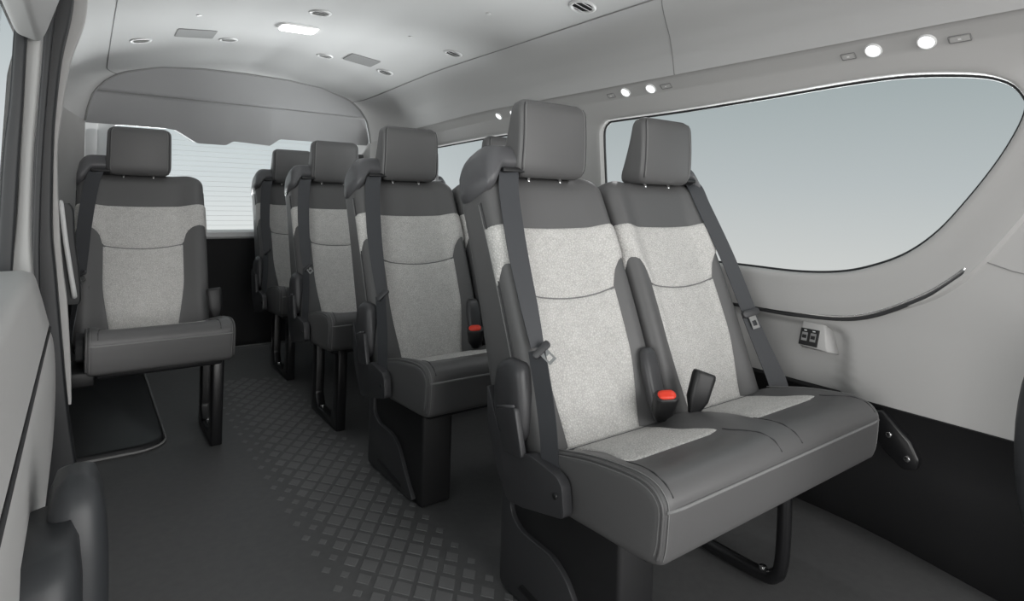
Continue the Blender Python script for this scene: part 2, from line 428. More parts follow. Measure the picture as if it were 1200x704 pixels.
# black bracket on the lower wall in front of the nearest bench
br = empty('wall_bracket', (1.684, 0.63, 0.30)); tag(br, 'glossy black bracket on the black lower wall beside the nearest bench', 'bracket')
poly = [(0.055, 0.075), (0.03, 0.085), (-0.035, 0.025), (-0.055, -0.015), (-0.05, -0.04), (-0.02, -0.05), (0.02, -0.02), (0.06, 0.02)]
MB().prism(poly, lambda p: (0.015, p[0], p[1]), lambda p: (-0.022, p[0], p[1])).build('plate', M['blackmetal'], br, bevel=0.006)
for y, z in ((0.012, 0.028), (-0.03, -0.018)):
    MB().prism(rrect(0.014, 0.014, 0.0069, 4), lambda p: (-0.020, p[0] + y, p[1] + z), lambda p: (-0.027, p[0] + y, p[1] + z)).build('bolt', M['chrome'], br, bevel=0.001)

# ---------------------------------------------------------------- floor with raised diamond pads
fl = MB().box(-0.5, 1.95, FRONT - 0.3, 3.80, -0.03, 0.0).build('floor', M['floor'], smooth=False); tag(fl, kind='structure')
pads = {}
def pad_mesh(k):
    if k not in pads:
        s = k / 10; a, b = 0.0240 * s, 0.0318 * s
        P = [(a, 0), (0, b), (-a, 0), (0, -b)]
        me = bpy.data.meshes.new('floor_pad')
        v = [(x, y, 0.0) for x, y in P] + [(x * 0.94, y * 0.94, 0.0012) for x, y in P]
        me.from_pydata(v, [], [(4, 5, 6, 7)] + [(i, (i + 1) % 4, 4 + (i + 1) % 4, 4 + i) for i in range(4)])
        me.materials.append(M['pad']); pads[k] = me
    return pads[k]
np_ = 0
for r in range(70):
    Y = 0.87 + r * 0.0400
    for c in range(-5, 6):
        X = 0.642 + c * 0.0615 + (0.03075 if r % 2 else 0)
        d = abs(X - 0.645 - 0.03 * (1.6 - Y) * 0)
        if d > 0.165 or Y > 3.6 or np_ >= 300: continue
        k = 10 if d < 0.085 else (8 if d < 0.125 else 5)
        o = bpy.data.objects.new('floor_pad', pad_mesh(k)); C.objects.link(o); o.parent = fl; o.location = (X, Y, 0.0002); np_ += 1
sill = MB().box(XC - 0.66, XC + 0.66, 3.66, 3.69, 0.0, 0.014).build('trim_3', M['chrome'], smooth=False, bevel=0.003); tag(sill, kind='structure')
mb = MB().tube([(1.722, 0.83, 0.006), (1.722, 0.79, 0.006)], 0.004, 6)

# ---------------------------------------------------------------- rear: header, door with window
rear = empty('wall_rear'); tag(rear, kind='structure')
def arch_z(X):
    d = abs(X - XC); xs = [p[0] for p in ARCH]; zs = [p[1] for p in ARCH]; return interp(d, xs, zs)
LOWX = [-0.01, 0.30, 0.36, 0.455, 0.585, 0.62, 0.80, 0.85, 1.36]
LOWZ = [1.195, 1.197, 1.192, 1.134, 1.134, 1.157, 1.147, 1.186, 1.188]
def low_z(X):
    return interp(X, LOWX, LOWZ)
mb = MB(); rows = []
xs_ = [XC - 0.672 * math.cos(math.pi * i / 180) for i in range(181)]
for j in range(41):
    v = j / 40; row = []
    for X in xs_:
        a, b = arch_z(X), low_z(X); z = a + (b - a) * v
        if abs(X - XC) > 0.6705: z = min(a, 1.2) + (1.199 - min(a, 1.2)) * v
        y = REAR - 0.002 + 0.02 * sst(0.0, 0.15, v) + 0.016 * sst(1.348, 1.336, z) if False else REAR - 0.002 + 0.03 * (1 - v) ** 2 * 0 + 0.022 * (1 - sst(1.335, 1.352, z)) + 0.03 * sst(0.2, 1.0, v)
        row.append((X, y, z))
    rows.append(row)
rows.append([(x, y + 0.012, z + 0.004) for x, y, z in rows[-1]]); rows.append([(x, y + 0.12, z + 0.01) for x, y, z in rows[-1]])
mb.grid(rows); mb.build('header_panel', M['header'], rear, sharp=50)
MB().tube([(XC - 0.64 + 1.28 * i / 30, REAR + 0.010 + 0.002, 1.343) for i in range(31)], 0.003, 6).build('header_groove', M['grille'], rear)
MB().tube([Vector(roof(-1 + 2 * i / 60, REAR)) + Vector((0, -0.002, -0.001)) for i in range(61)], 0.005, 6).build('header_edge', M['grille'], rear)
RY = 3.74
mb = MB()
wl = [(x + XC, z + 0.955) for x, z in rrect(1.14, 0.56, 0.05)]
lpw = resample(wl, 160)
def rearring(off, y): return [(XC + (x - XC) * (1 + off / 0.57), y, 0.955 + (z - 0.955) * (1 + off / 0.28)) for x, z in lpw]
rings = [rearring(0, RY + 0.03), rearring(0, RY), rearring(0.008, RY - 0.006), rearring(0.045, RY - 0.012), rearring(0.05, RY - 0.01)]
mb.grid(rings, True); mb.build('window_surround', M['white'], rear)
MB().box(XC - 0.68, XC + 0.68, RY + 0.002, RY + 0.02, 0.0, 0.640).build('door_panel', M['lowwall'], rear, smooth=False)
mb = MB()
mb.box(XC - 0.68, XC - 0.60, RY + 0.003, RY + 0.02, 0.641, 1.6); mb.box(XC + 0.60, XC + 0.68, RY + 0.003, RY + 0.02, 0.641, 1.6); mb.box(XC - 0.6, XC + 0.6, RY + 0.003, RY + 0.02, 1.27, 1.6)
mb.build('door_frame', M['white'], rear, smooth=False)
MB().box(XC - 0.58, XC + 0.58, RY - 0.035, RY - 0.008, 0.632, 0.668).build('ledge', M['white'], rear, smooth=False, bevel=0.006)
w3 = empty('window_3'); tag(w3, kind='structure')
mb = MB(); mb.loft([rearring(0, RY + 0.018), rearring(0, RY + 0.023)]); mb.build('pane', M['glass'], w3, smooth=False)
mb = MB()
for i in range(19):
    z = 0.70 + 0.028 * i; mb.box(XC - 0.54, XC + 0.54, RY + 0.0155, RY + 0.0175, z, z + 0.0011)
d_ = mb.build('defogger_lines', M['vent'], w3, smooth=False); tag(d_, kind='stuff')

# ---------------------------------------------------------------- ceiling fittings
def on_roof(X, Y):
    t = 0.0
    lo, hi = -1.0, 1.0
    for _ in range(40):
        t = (lo + hi) / 2
        if roof(t, Y)[0] < X: lo = t
        else: hi = t
    p = Vector(roof(t, Y)); a = Vector(roof(t + 0.02, Y)) - Vector(roof(t - 0.02, Y)); b = Vector(roof(t, Y + 0.02)) - Vector(roof(t, Y - 0.02))
    n = a.cross(b).normalized()
    if n.z > 0: n = -n
    return p, n, a.normalized()
def frame_at(name, p, n, xax):
    o = empty(name, p); y = n.cross(xax).normalized(); x = y.cross(n).normalized()
    o.matrix_world = Matrix(((x.x, y.x, n.x, p.x), (x.y, y.y, n.y, p.y), (x.z, y.z, n.z, p.z), (0, 0, 0, 1))); return o
def disc(mb, r, z0, z1, n=28, ry=None):
    c = [(r * math.cos(2 * math.pi * k / n), (ry or r) * math.sin(2 * math.pi * k / n)) for k in range(n)]
    return mb.loft([[(x, y, z0) for x, y in c], [(x, y, z1) for x, y in c]])
vents = [(0.165, 2.69, 'round ceiling air vent nearest the rear left corner', 0.036), (0.465, 2.645, 'round ceiling air vent between the left speaker grille and rear header', 0.034),
         (0.655, 2.07, 'round ceiling air vent just ahead of the lit dome lamp', 0.036), (0.865, 2.655, 'round ceiling air vent between dome lamp and rear header', 0.034),
         (1.14, 2.62, 'round ceiling air vent nearest the rear right corner seam', 0.036), (1.195, 2.08, 'round ceiling air vent beside the right seam at mid ceiling', 0.036),
         (1.195, 1.315, 'round ceiling air vent at the top edge of the picture', 0.040)]
for X, Y, lab, r in vents:
    r += 0.002
    p, n, a = on_roof(X, Y); o = frame_at('air_vent', p, n, a); tag(o, lab, 'vent', 'round ceiling vents')
    k = 36; rings = []
    for q in range(9):
        an = math.pi * q / 8; rr = r - 0.006 * (1 - math.cos(an)) ; z = 0.005 * math.sin(an)
        rings.append([(rr * math.cos(2 * math.pi * j / k), rr * math.sin(2 * math.pi * j / k), z) for j in range(k)])
    MB().grid(rings, True).build('rim', M['vent'], o)
    disc(MB(), r - 0.010, -0.004, 0.0008).build('throat', M['black'], o, smooth=False)
    for yy in (-0.5, 0, 0.5):
        w = math.sqrt(max(0.01, 1 - yy * yy)) * (r - 0.011)
        MB().add([(-w, yy * r - 0.004, 0.0010), (w, yy * r - 0.004, 0.0010), (w, yy * r + 0.004, 0.006), (-w, yy * r + 0.004, 0.006),
                  (-w, yy * r - 0.002, 0.0005), (w, yy * r - 0.002, 0.0005), (w, yy * r + 0.006, 0.005), (-w, yy * r + 0.006, 0.005)],
                 [(0, 1, 2, 3), (7, 6, 5, 4), (0, 4, 5, 1), (2, 6, 7, 3), (0, 3, 7, 4), (1, 5, 6, 2)]).build('louvre', M['vent'], o, smooth=False)
for X, Y, lab in ((0.337, 2.57, 'flat grey rectangular speaker grille left of the lit dome lamp'), (1.0, 2.56, 'flat grey rectangular speaker grille right of the lit dome lamp')):
    p, n, a = on_roof(X, Y); o = frame_at('speaker_grille', p, n, a); tag(o, lab, 'grille', 'ceiling speaker grilles')
    MB().loft([[(x, y, 0.0) for x, y in rrect(0.135, 0.125, 0.008)], [(x * 0.985, y * 0.985, 0.003) for x, y in rrect(0.135, 0.125, 0.008)]]).build('grille_panel', M['speaker'], o, sharp=30)
p, n, a = on_roof(0.648, 2.31); o = frame_at('dome_lamp', p, n, a); tag(o, 'lit white rectangular dome lamp in the middle of the ceiling', 'lamp')
MB().loft([[(x, y, -0.001) for x, y in rrect(0.146, 0.092, 0.020)], [(x * 0.96, y * 0.96, 0.006) for x, y in rrect(0.146, 0.092, 0.020)]]).build('frame', M['white'], o, sharp=30)
MB().loft([[(x, y, 0.004) for x, y in rrect(0.134, 0.080, 0.018)], [(x * 0.95, y * 0.93, 0.012) for x, y in rrect(0.134, 0.080, 0.018)]]).build('lens', M['lamp'], o, sharp=40)
for X, Y, lab in ((0.31, 2.30, 'tiny ceiling clip near the left speaker grille'), (1.0, 2.07, 'tiny ceiling clip near the middle right vent'), (1.06, 1.62, 'tiny ceiling clip near the top edge of the picture')):
    p, n, a = on_roof(X, Y); o = frame_at('ceiling_clip', p, n, a); tag(o, lab, 'clip', 'ceiling clips')
    disc(MB(), 0.008, -0.001, 0.0025, 12).build('clip_head', M['vent'], o, bevel=0.001)

def on_wall(Y, z):
    p = Vector((fx(z), Y, z)); dz = 0.01
    t = Vector((fx(z + dz) - fx(z - dz), 0, 2 * dz)).normalized(); n = t.cross(Vector((0, 1, 0)))
    if n.x > 0: n = -n
    return p, n.normalized(), Vector((0, 1, 0))
spots = [(0.541, 1.283, 'lit reading lamp nearest the camera above the big window'), (0.653, 1.284, 'second lit reading lamp from the camera above the big window'),
         (1.348, 1.285, 'lit reading lamp above the front edge of the big window, front of its pair'), (1.461, 1.287, 'lit reading lamp above the rear end of the big window, rear of its pair'),
         (2.144, 1.281, 'lit reading lamp above the second window, just left of the near headrest'), (2.258, 1.281, 'farthest lit reading lamp above the second window')]
for Y, z, lab in spots:
    p, n, a = on_wall(Y, z); o = frame_at('reading_lamp', p + n * 0.002, n, a); tag(o, lab, 'lamp', 'reading lamps above the right windows')
    MB().grid([[((0.020 - 0.005 * k / 4) * math.cos(2 * math.pi * j / 28), (0.020 - 0.005 * k / 4) * math.sin(2 * math.pi * j / 28), (0.0, 0.004, 0.005, 0.003, -0.002)[k]) for j in range(28)] for k in range(5)], True).build('bezel', M['white'], o)
    disc(MB(), 0.0155, -0.004, 0.002, 24).build('lens', M['spot'], o)
    ld = bpy.data.lights.new('reading_lamp_light', 'SPOT'); ld.energy = 1.2; ld.spot_size = R(150); ld.spot_blend = 1.0; ld.shadow_soft_size = 0.012
    lo = bpy.data.objects.new('reading_lamp_light', ld); C.objects.link(lo); lo.parent = o; lo.location = (0, 0, 0.016); lo.rotation_euler = (math.pi, 0, 0)
for Y, z, w, lab in ((0.480, 1.278, 0.042, 'small rectangular switch outline beside the nearest reading lamp'), (0.713, 1.280, 0.034, 'small rectangular switch outline just behind the second reading lamp'),
                     (1.285, 1.284, 0.042, 'small rectangular switch outline beside the middle reading lamps'), (1.535, 1.284, 0.034, 'small rectangular switch outline behind the middle reading lamps')):
    p, n, a = on_wall(Y, z); o = frame_at('lamp_switch', p + n * 0.001, n, a); tag(o, lab, 'switch', 'lamp switches above the right window')
    MB().tube([(x, y, 0.0005) for x, y in rrect(w, 0.018, 0.003, 3)], 0.0011, 6, closed=True).build('outline', M['grille'], o)
    MB().loft([[(x, y, -0.002) for x, y in rrect(w - 0.004, 0.014, 0.002, 3)], [(x, y, 0.002) for x, y in rrect(w - 0.006, 0.012, 0.002, 3)]]).build('rocker', M['wall'], o, sharp=30)
    MB().box(-0.003, 0.003, -0.002, 0.002, 0.0015, 0.0026).build('mark', M['white'], o, smooth=False)

# ---------------------------------------------------------------- seats
TILT = R(23.3); ct, st = math.cos(TILT), math.sin(TILT)
BY, BZ = 0.306, 0.405          # foot of the backrest, local y and z
class Back:
    def __init__(s, cx, hw): s.cx = cx; s.hw = hw; s.H = 0.612; s.T = 0.152
    def to(s, x, n, h): return (s.cx + x, BY + h * st - n * ct, BZ + h * ct + n * st)
    def dims(s, h):
        H = s.H; w = s.hw * (1.0 - 0.012 * sst(0.25, H, h)); T = s.T * (1.12 - 0.2 * sst(0.0, H, h)); n0 = 0.010 * math.sin(math.pi * max(0, min(1, h / H)))
        Rt = 0.05
        if h > H - Rt:
            a = min(1.0, (h - (H - Rt)) / Rt); i = Rt * (1 - math.sqrt(max(0, 1 - a * a))); w -= i * 0.9; T -= 1.5 * i; n0 -= 0.62 * i
        Rb = 0.03
        if h < -0.06 + Rb:
            a = min(1.0, (-0.06 + Rb - h) / Rb); i = Rb * (1 - math.sqrt(max(0, 1 - a * a))); w -= i; T -= 1.6 * i; n0 -= 0.8 * i
        return w, max(T, 0.01), n0
    def pt(s, sarc, h):
        w, T, n0 = s.dims(h); r = min(0.034, T * 0.48, w * 0.4); sg = -1 if sarc < 0 else 1; a = abs(sarc)
        L1 = w - r; L2 = r * math.pi / 2; L3 = T - 2 * r
        if a <= L1: x, n = a, 0.0
        elif a <= L1 + L2: q = (a - L1) / r; x, n = L1 + r * math.sin(q), -r * (1 - math.cos(q))
        elif a <= L1 + L2 + L3: x, n = w, -r - (a - L1 - L2)
        elif a <= L1 + 2 * L2 + L3: q = (a - L1 - L2 - L3) / r; x, n = L1 + r * math.cos(q), -T + r - r * math.sin(q)
        else: x, n = max(0.0, L1 - (a - L1 - 2 * L2 - L3)), -T
        if n > -0.5 * T:
            k = 1 - sst(0.0, 0.5 * T, -n)
            n -= 0.022 * (1 - sst(0.52, 0.88, x / w)) * k * (1 - 0.55 * sst(0.42, 0.58, h))
        return sg * x, n + n0
    def half(s, h):
        w, T, n0 = s.dims(h); r = min(0.034, T * 0.48, w * 0.4); return 2 * (w - r) + r * math.pi + T - 2 * r
    def pos(s, sarc, h, off=0.0):
        x, n = s.pt(sarc, h); p = Vector(s.to(x, n, h))
        if off:
            a = Vector(s.to(*s.pt(sarc + 0.003, h), h)) - Vector(s.to(*s.pt(sarc - 0.003, h), h))
            b = Vector(s.to(*s.pt(sarc, h + 0.003), h + 0.003)) - Vector(s.to(*s.pt(sarc, h - 0.003), h - 0.003))
            p = p + a.cross(b).normalized() * off
        return p
    def body(s, parent):
        hs = [-0.06, -0.057, -0.05, -0.04, -0.03] + [-0.03 + 0.592 * i / 30 for i in range(1, 31)] + [0.562 + 0.05 * math.sin(i / 10 * math.pi / 2) for i in range(1, 11)]
        rings = []
        for h in hs:
            P = s.half(h); rings.append([s.pos(-P + 2 * P * k / 88, h) for k in range(88)])
        return MB().loft(rings).build('backrest', M['leather'], parent)
    def patch(s, name, m, parent, sL, sR, lo, hi, nu=46, nv=22, lift=0.0045, ck=0):
        def dist(n): 
            e_ = [0, 0.012, 0.03, 0.055]; return e_ + [0.055 + 0.89 * i / (n - 6) for i in range(1, n - 6)] + [1 - q for q in reversed(e_)]
        us, vs_ = dist(nu), dist(nv); rows = []
        for v in vs_:
            row = []
            for u in us:
                h = lo(0) + (hi(0) - lo(0)) * v
                a = sL(h) + (sR(h) - sL(h)) * u
                h = lo(a) + (hi(a) - lo(a)) * v
                W = sR(h) - sL(h); Hh = hi(a) - lo(a)
                d = min(min(u, 1 - u) * W, min(v, 1 - v) * Hh)
                off = -0.003 + (0.003 + lift) * math.sqrt(min(1.0, d / 0.012))
                if ck and (v < 0.5 if ck < 0 else v > 0.5) and min(u, 1 - u) * W > (0.07 if ck < 0 else 0.012): off = max(off, 0.0003)
                row.append(s.pos(a, h, off))
            rows.append(row)
        return MB().grid(rows).build(name, m, parent)
def crease(a): return 0.296 + 0.016 * min(1, (a / 0.13) ** 2)

def headrest(seat, cx, w=0.192, rear=True):
    y0 = 0.506; zb, zt = 0.951, 1.137
    rings = []
    nz = 22
    for i in range(nz + 1):
        v = i / nz
        if v < 0.2: q = 1 - v / 0.2; e_ = 1 - math.sqrt(1 - q * q * 0.999)
        elif v > 0.86: q = (v - 0.86) / 0.14; e_ = 1 - math.sqrt(1 - q * q * 0.999)
        else: e_ = 0
        z = zb + (zt - zb) * v
        hwid = (w / 2 + 0.013) * (1 - 0.03 * v) - 0.020 * e_
        dep = 0.092 * (1 - 0.55 * v) - 0.020 * e_
        yf = y0 + 0.004 + 0.012 * v * v + 0.012 * e_ + 0.012 * (1 - v) ** 2
        P = rrect(hwid * 2, max(dep, 0.01), min(0.014, max(dep, 0.01) * 0.45), 5)
        ring = []
        for x, y in P:
            bulge = -0.006 * (1 - (x / hwid) ** 2) if y < 0 else 0.006 * (1 - (x / hwid) ** 2)
            ring.append((cx + x, yf + dep / 2 + y + bulge, z))
        rings.append(ring)
    hr = MB().loft(rings).build('headrest', M['leather'], seat)
    for sx in (-1, 1):
        MB().tube([(cx + sx * 0.05, y0 + 0.055, zb + 0.02), (cx + sx * 0.05, y0 + 0.05, zb - 0.04)], 0.006, 10).build('post', M['chrome'], hr)
        # double seam line a little inside the edge of the front face
        for k, off in enumerate((0.013, 0.009)):
            pts = []
            for i in range(2, nz):
                ring = rings[i]; half = max(q[0] for q in ring) - cx; tx = sx * (half - off)
                ym = sum(q[1] for q in ring) / len(ring); fr = sorted([(q[0] - cx, q[1]) for q in ring if q[1] < ym])
                yy = interp(tx, [q[0] for q in fr], [q[1] for q in fr])
                pts.append((cx + tx, yy - 0.0002, ring[0][2]))
            MB().tube(pts, 0.0014, 5).build('seam', M['seam' if k else 'thread'], hr)
    return hr

def ribbon(path, w, m, name, parent, across=(1, 0, 0), th=0.0022):
    A = Vector(across); P = bez(path, 8); rings = []
    W_ = w if isinstance(w, (list, tuple)) else [w] * len(path)
    for i, p in enumerate(P):
        t = (P[min(i + 1, len(P) - 1)] - P[max(i - 1, 0)]).normalized()
        ww = interp(i / (len(P) - 1) * (len(path) - 1), list(range(len(path))), W_)
        a = (A - t * A.dot(t)).normalized(); n = a.cross(t).normalized()
        rings.append([p - a * ww / 2 + n * th / 2, p + a * ww / 2 + n * th / 2, p + a * ww / 2 - n * th / 2, p - a * ww / 2 - n * th / 2])
    return MB().loft(rings).build(name, m, parent, sharp=40)

def tongue(parent, p, axis, nrm, s=1.0):
    """belt tongue: dark grip with a metal plate that has a slot"""
    p = Vector(p); d = Vector(axis).normalized(); n = Vector(nrm); n = (n - d * n.dot(d)).normalized(); a = d.cross(n)
    def Q(u, v, w): return p + a * u * s + d * v * s + n * w * s
    g_ = MB().loft([[Q(x, y, -0.006) for x, y in rrect(0.056, 0.020, 0.008)], [Q(x, y, 0.006) for x, y in rrect(0.056, 0.020, 0.008)]]).build('tongue', M['plastic'], parent, bevel=0.002)
    mb = MB()
    for (x0, x1, y0, y1) in ((-0.012, 0.012, 0.008, 0.022), (-0.012, -0.007, 0.022, 0.036), (0.007, 0.012, 0.022, 0.036), (-0.012, 0.012, 0.036, 0.044)):
        P = [(x0, y0), (x1, y0), (x1, y1), (x0, y1)]; mb.loft([[Q(x, y, -0.0012) for x, y in P], [Q(x, y, 0.0012) for x, y in P]])
    mb.build('latch_plate', M['steel'], g_, smooth=False); return g_

def buckle(seat, base, top, nrm, red=True):
    b, t = Vector(base), Vector(top); d = (t - b); L = d.length; d.normalize(); n = Vector(nrm); n = (n - d * n.dot(d)).normalized(); a = d.cross(n)
    rings = []
    for v, w, h in ((0, 0.020, 0.014), (0.12, 0.026, 0.018), (0.35, 0.042, 0.027), (0.9, 0.046, 0.029), (0.98, 0.043, 0.026), (1.0, 0.036, 0.020)):
        w, h = w * 1.15, h * 1.15; rings.append([b + d * (L * v) + a * x + n * y for x, y in rrect(w, h, min(w, h) * 0.36, 4)])
    o = MB().loft(rings).build('buckle', M['black'], seat, sharp=50)
    if red:
        c = b + d * (L * 0.99); rings = []
        for k, (s, z) in enumerate(((1.0, -0.006), (1.0, 0.002), (0.85, 0.005), (0.4, 0.006))):
            rings.append([c + a * x * s + n * y * s + d * z for x, y in rrect(0.040, 0.023, 0.011, 4)])
        MB().loft(rings).build('release_button', M['red'], o, sharp=50)
    return o

def belt_guide(seat, B, side, small=False):
    """plastic cap over the outer top corner of a backrest, with the belt slot"""
    k = 0.62 if small else 1.0
    x_out = side * (B.hw * 0.985 + 0.003); x_in = side * (B.hw - 0.128 * k)
    rings = []
    hh = 0.615 + 0.068 * k; hb = 0.560
    N = 16
    for i in range(N + 1):
        v = i / N                                    # from outer end to inner end
        x = x_out + (x_in - x_out) * v
        e_ = math.sqrt(max(0.0, 1 - (1 - min(1, v / 0.30)) ** 2)) if v < 0.30 else 1.0
        e2 = math.sqrt(max(0.0, 1 - ((v - 0.8) / 0.2) ** 2 * 0.85)) if v > 0.8 else 1.0
        top = hb + 0.012 + (hh - hb - 0.012) * (0.30 + 0.70 * e_) * (0.55 + 0.45 * e2)
        bot = hb + 0.045 * sst(0.12, 0.4, v)
        nf, nb = 0.026 * (0.4 + 0.6 * e_), -0.122 + 0.012 * (1 - e_)
        ring = []
        hm = (top + bot) / 2; P = rrect(1, 1, 0.32, 4)
        for (p, q) in P:
            n = (nf + nb) / 2 + p * (nf - nb); h = hm + q * (top - bot)
            n -= 0.03 * max(0, q) * (1 if p > 0 else 0)
            ring.append(B.to(x, n, h))
        rings.append(ring)
    o = MB().loft(rings).build('belt_guide', M['cap'], seat)
    xm = (x_out * 0.42 + x_in * 0.58); w = 0.062 * k
    P = [(-w / 2, 0.597), (w / 2, 0.597), (w / 2, 0.609), (-w / 2, 0.609)]
    mb = MB(); mb.loft([[B.to(xm + x, 0.0235, h) for x, h in P], [B.to(xm + x, -0.01, h) for x, h in P]]); mb.build('belt_slot', M['black'], o, bevel=0.003)
    for dh in (0.0, 0.014):
        MB().tube([B.to(xm - w * 0.35 + w * 0.7 * q / 6, 0.0195 - dh * 0.9, 0.640 + dh) for q in range(7)], 0.0016, 6).build('ridge', M['plastic'], o)
    return o

CP = [(0.300, 0.405), (0.262, 0.421), (0.18, 0.441), (0.10, 0.452), (0.055, 0.4535), (0.028, 0.446), (0.012, 0.430), (0.008, 0.412), (0.009, 0.385), (0.013, 0.345), (0.022, 0.322), (0.06, 0.312), (0.16, 0.306), (0.27, 0.302), (0.30, 0.325), (0.305, 0.37)]
CPs = [(v.x, v.y) for v in bez([(y, z, 0) for y, z in CP + [CP[0]]], 4)][:-1]
def cushion_top(y): 
    ys = [0.0, 0.008, 0.012, 0.028, 0.055, 0.10, 0.18, 0.262, 0.30, 0.42]; zs = [0.40, 0.412, 0.430, 0.446, 0.4535, 0.452, 0.441, 0.421, 0.408, 0.375]
    return interp(y, ys, zs)
def cushion(seat, W, centers, hws):
    def dip(x, y):
        d = 0.0
        for c, h in zip(centers, hws):
            d = max(d, (1 - sst(0.55, 0.95, abs(x - c) / h)))
        return 0.016 * d * sst(0.03, 0.13, y)
    cyy, czz = 0.155, 0.385
    xs = []
    for k in range(9): xs.append(0.022 * (1 - math.cos(k / 8 * math.pi / 2)))
    n = max(20, int(W / 0.018))
    xs += [0.022 + (W - 0.044) * i / n for i in range(1, n)]
    xs += [W - q for q in reversed(xs[:9])]
    rings = []
    for x in xs:
        e_ = min(x, W - x); s = 0.022 - e_; i = 0 if s <= 0 else 0.022 - math.sqrt(max(0, 0.022 ** 2 - s * s))
        ring = []
        for y, z in CPs:
            k = 1 - i / 0.075
            yy = cyy + (y - cyy) * (1 - i / 0.15); zz = czz + (z - czz) * k
            if z > 0.40: zz -= dip(x, y)
            ring.append((x, yy, zz))
        rings.append(ring)
    o = MB().loft(rings).build('cushion', M['leather'], seat)
    # cloth inserts
    for c, h in zip(centers, hws):
        rows = []
        nv, nu = 30, 30
        for j in range(nv + 1):
            v = j / nv; y = 0.335 - (0.335 - 0.132) * v
            hw = h * (0.64 - 0.05 * math.sin(math.pi * min(1, v * 1.15)) + 0.10 * sst(0.55, 1.0, v))
            row = []
            for i in range(nu + 1):
                u = -1 + 2 * i / nu; x = c + u * hw; yy = y + (0.0 if v < 1 else 0)
                yy = y
                d = min((1 - abs(u)) * hw, (1 - v) * 0.203)
                z = cushion_top(yy) - dip(x, yy) - 0.003 + 0.0062 * math.sqrt(min(1, d / 0.010))
                row.append((x, yy, z))
            rows.append(row)
        MB().grid(rows).build('cloth_insert', M['cloth'], o)
    # piping along the front edge, side welts with stitching, seams between places
    MB().tube([(0.010 + (W - 0.02) * i / 40, 0.0068 + 0.004 * max(0, 1 - min(i, 40 - i) / 1.5), 0.412) for i in range(41)], 0.0030, 8).build('piping', M['thread'], o)
    def prof(x, off, y0=0.28):
        out = []
        for y, z in [(0.285, 0.415), (0.262, 0.421), (0.18, 0.441), (0.10, 0.452), (0.055, 0.4535), (0.028, 0.446), (0.012, 0.430), (0.008, 0.412), (0.009, 0.385), (0.012, 0.350), (0.018, 0.328)]:
            out.append(Vector((x, cyy + (y - cyy) * (1 + off / 0.15) , czz + (z - czz) * (1 + off / 0.075))))
        return bez(out, 4)
    for x, sg in ((0.004, 1), (W - 0.004, -1)):
        MB().tube(prof(x, -0.0065), 0.0028, 6).build('welt', M['leather'], o)
        MB().tube(prof(x + sg * 0.0085, -0.0012), 0.0011, 5).build('stitching', M['thread'], o)
        MB().tube(prof(x - sg * 0.002, -0.0125), 0.0011, 5).build('stitching', M['thread'], o)
    for c, h in zip(centers, hws):
        for sx in (-1, 1):
            pts = []
            for y in [0.13, 0.11, 0.09, 0.07, 0.055, 0.04, 0.028, 0.018, 0.012]:
                xx = c + sx * h * (0.74 + 0.10 * sst(0.13, 0.03, y) if False else 0.74 + 0.10 * (1 - sst(0.03, 0.13, y)))
                pts.append((xx, y, cushion_top(y) - dip(xx, y) + 0.0008))
            MB().tube(bez(pts, 3), 0.0014, 5).build('seam', M['seam'], o)
    return o

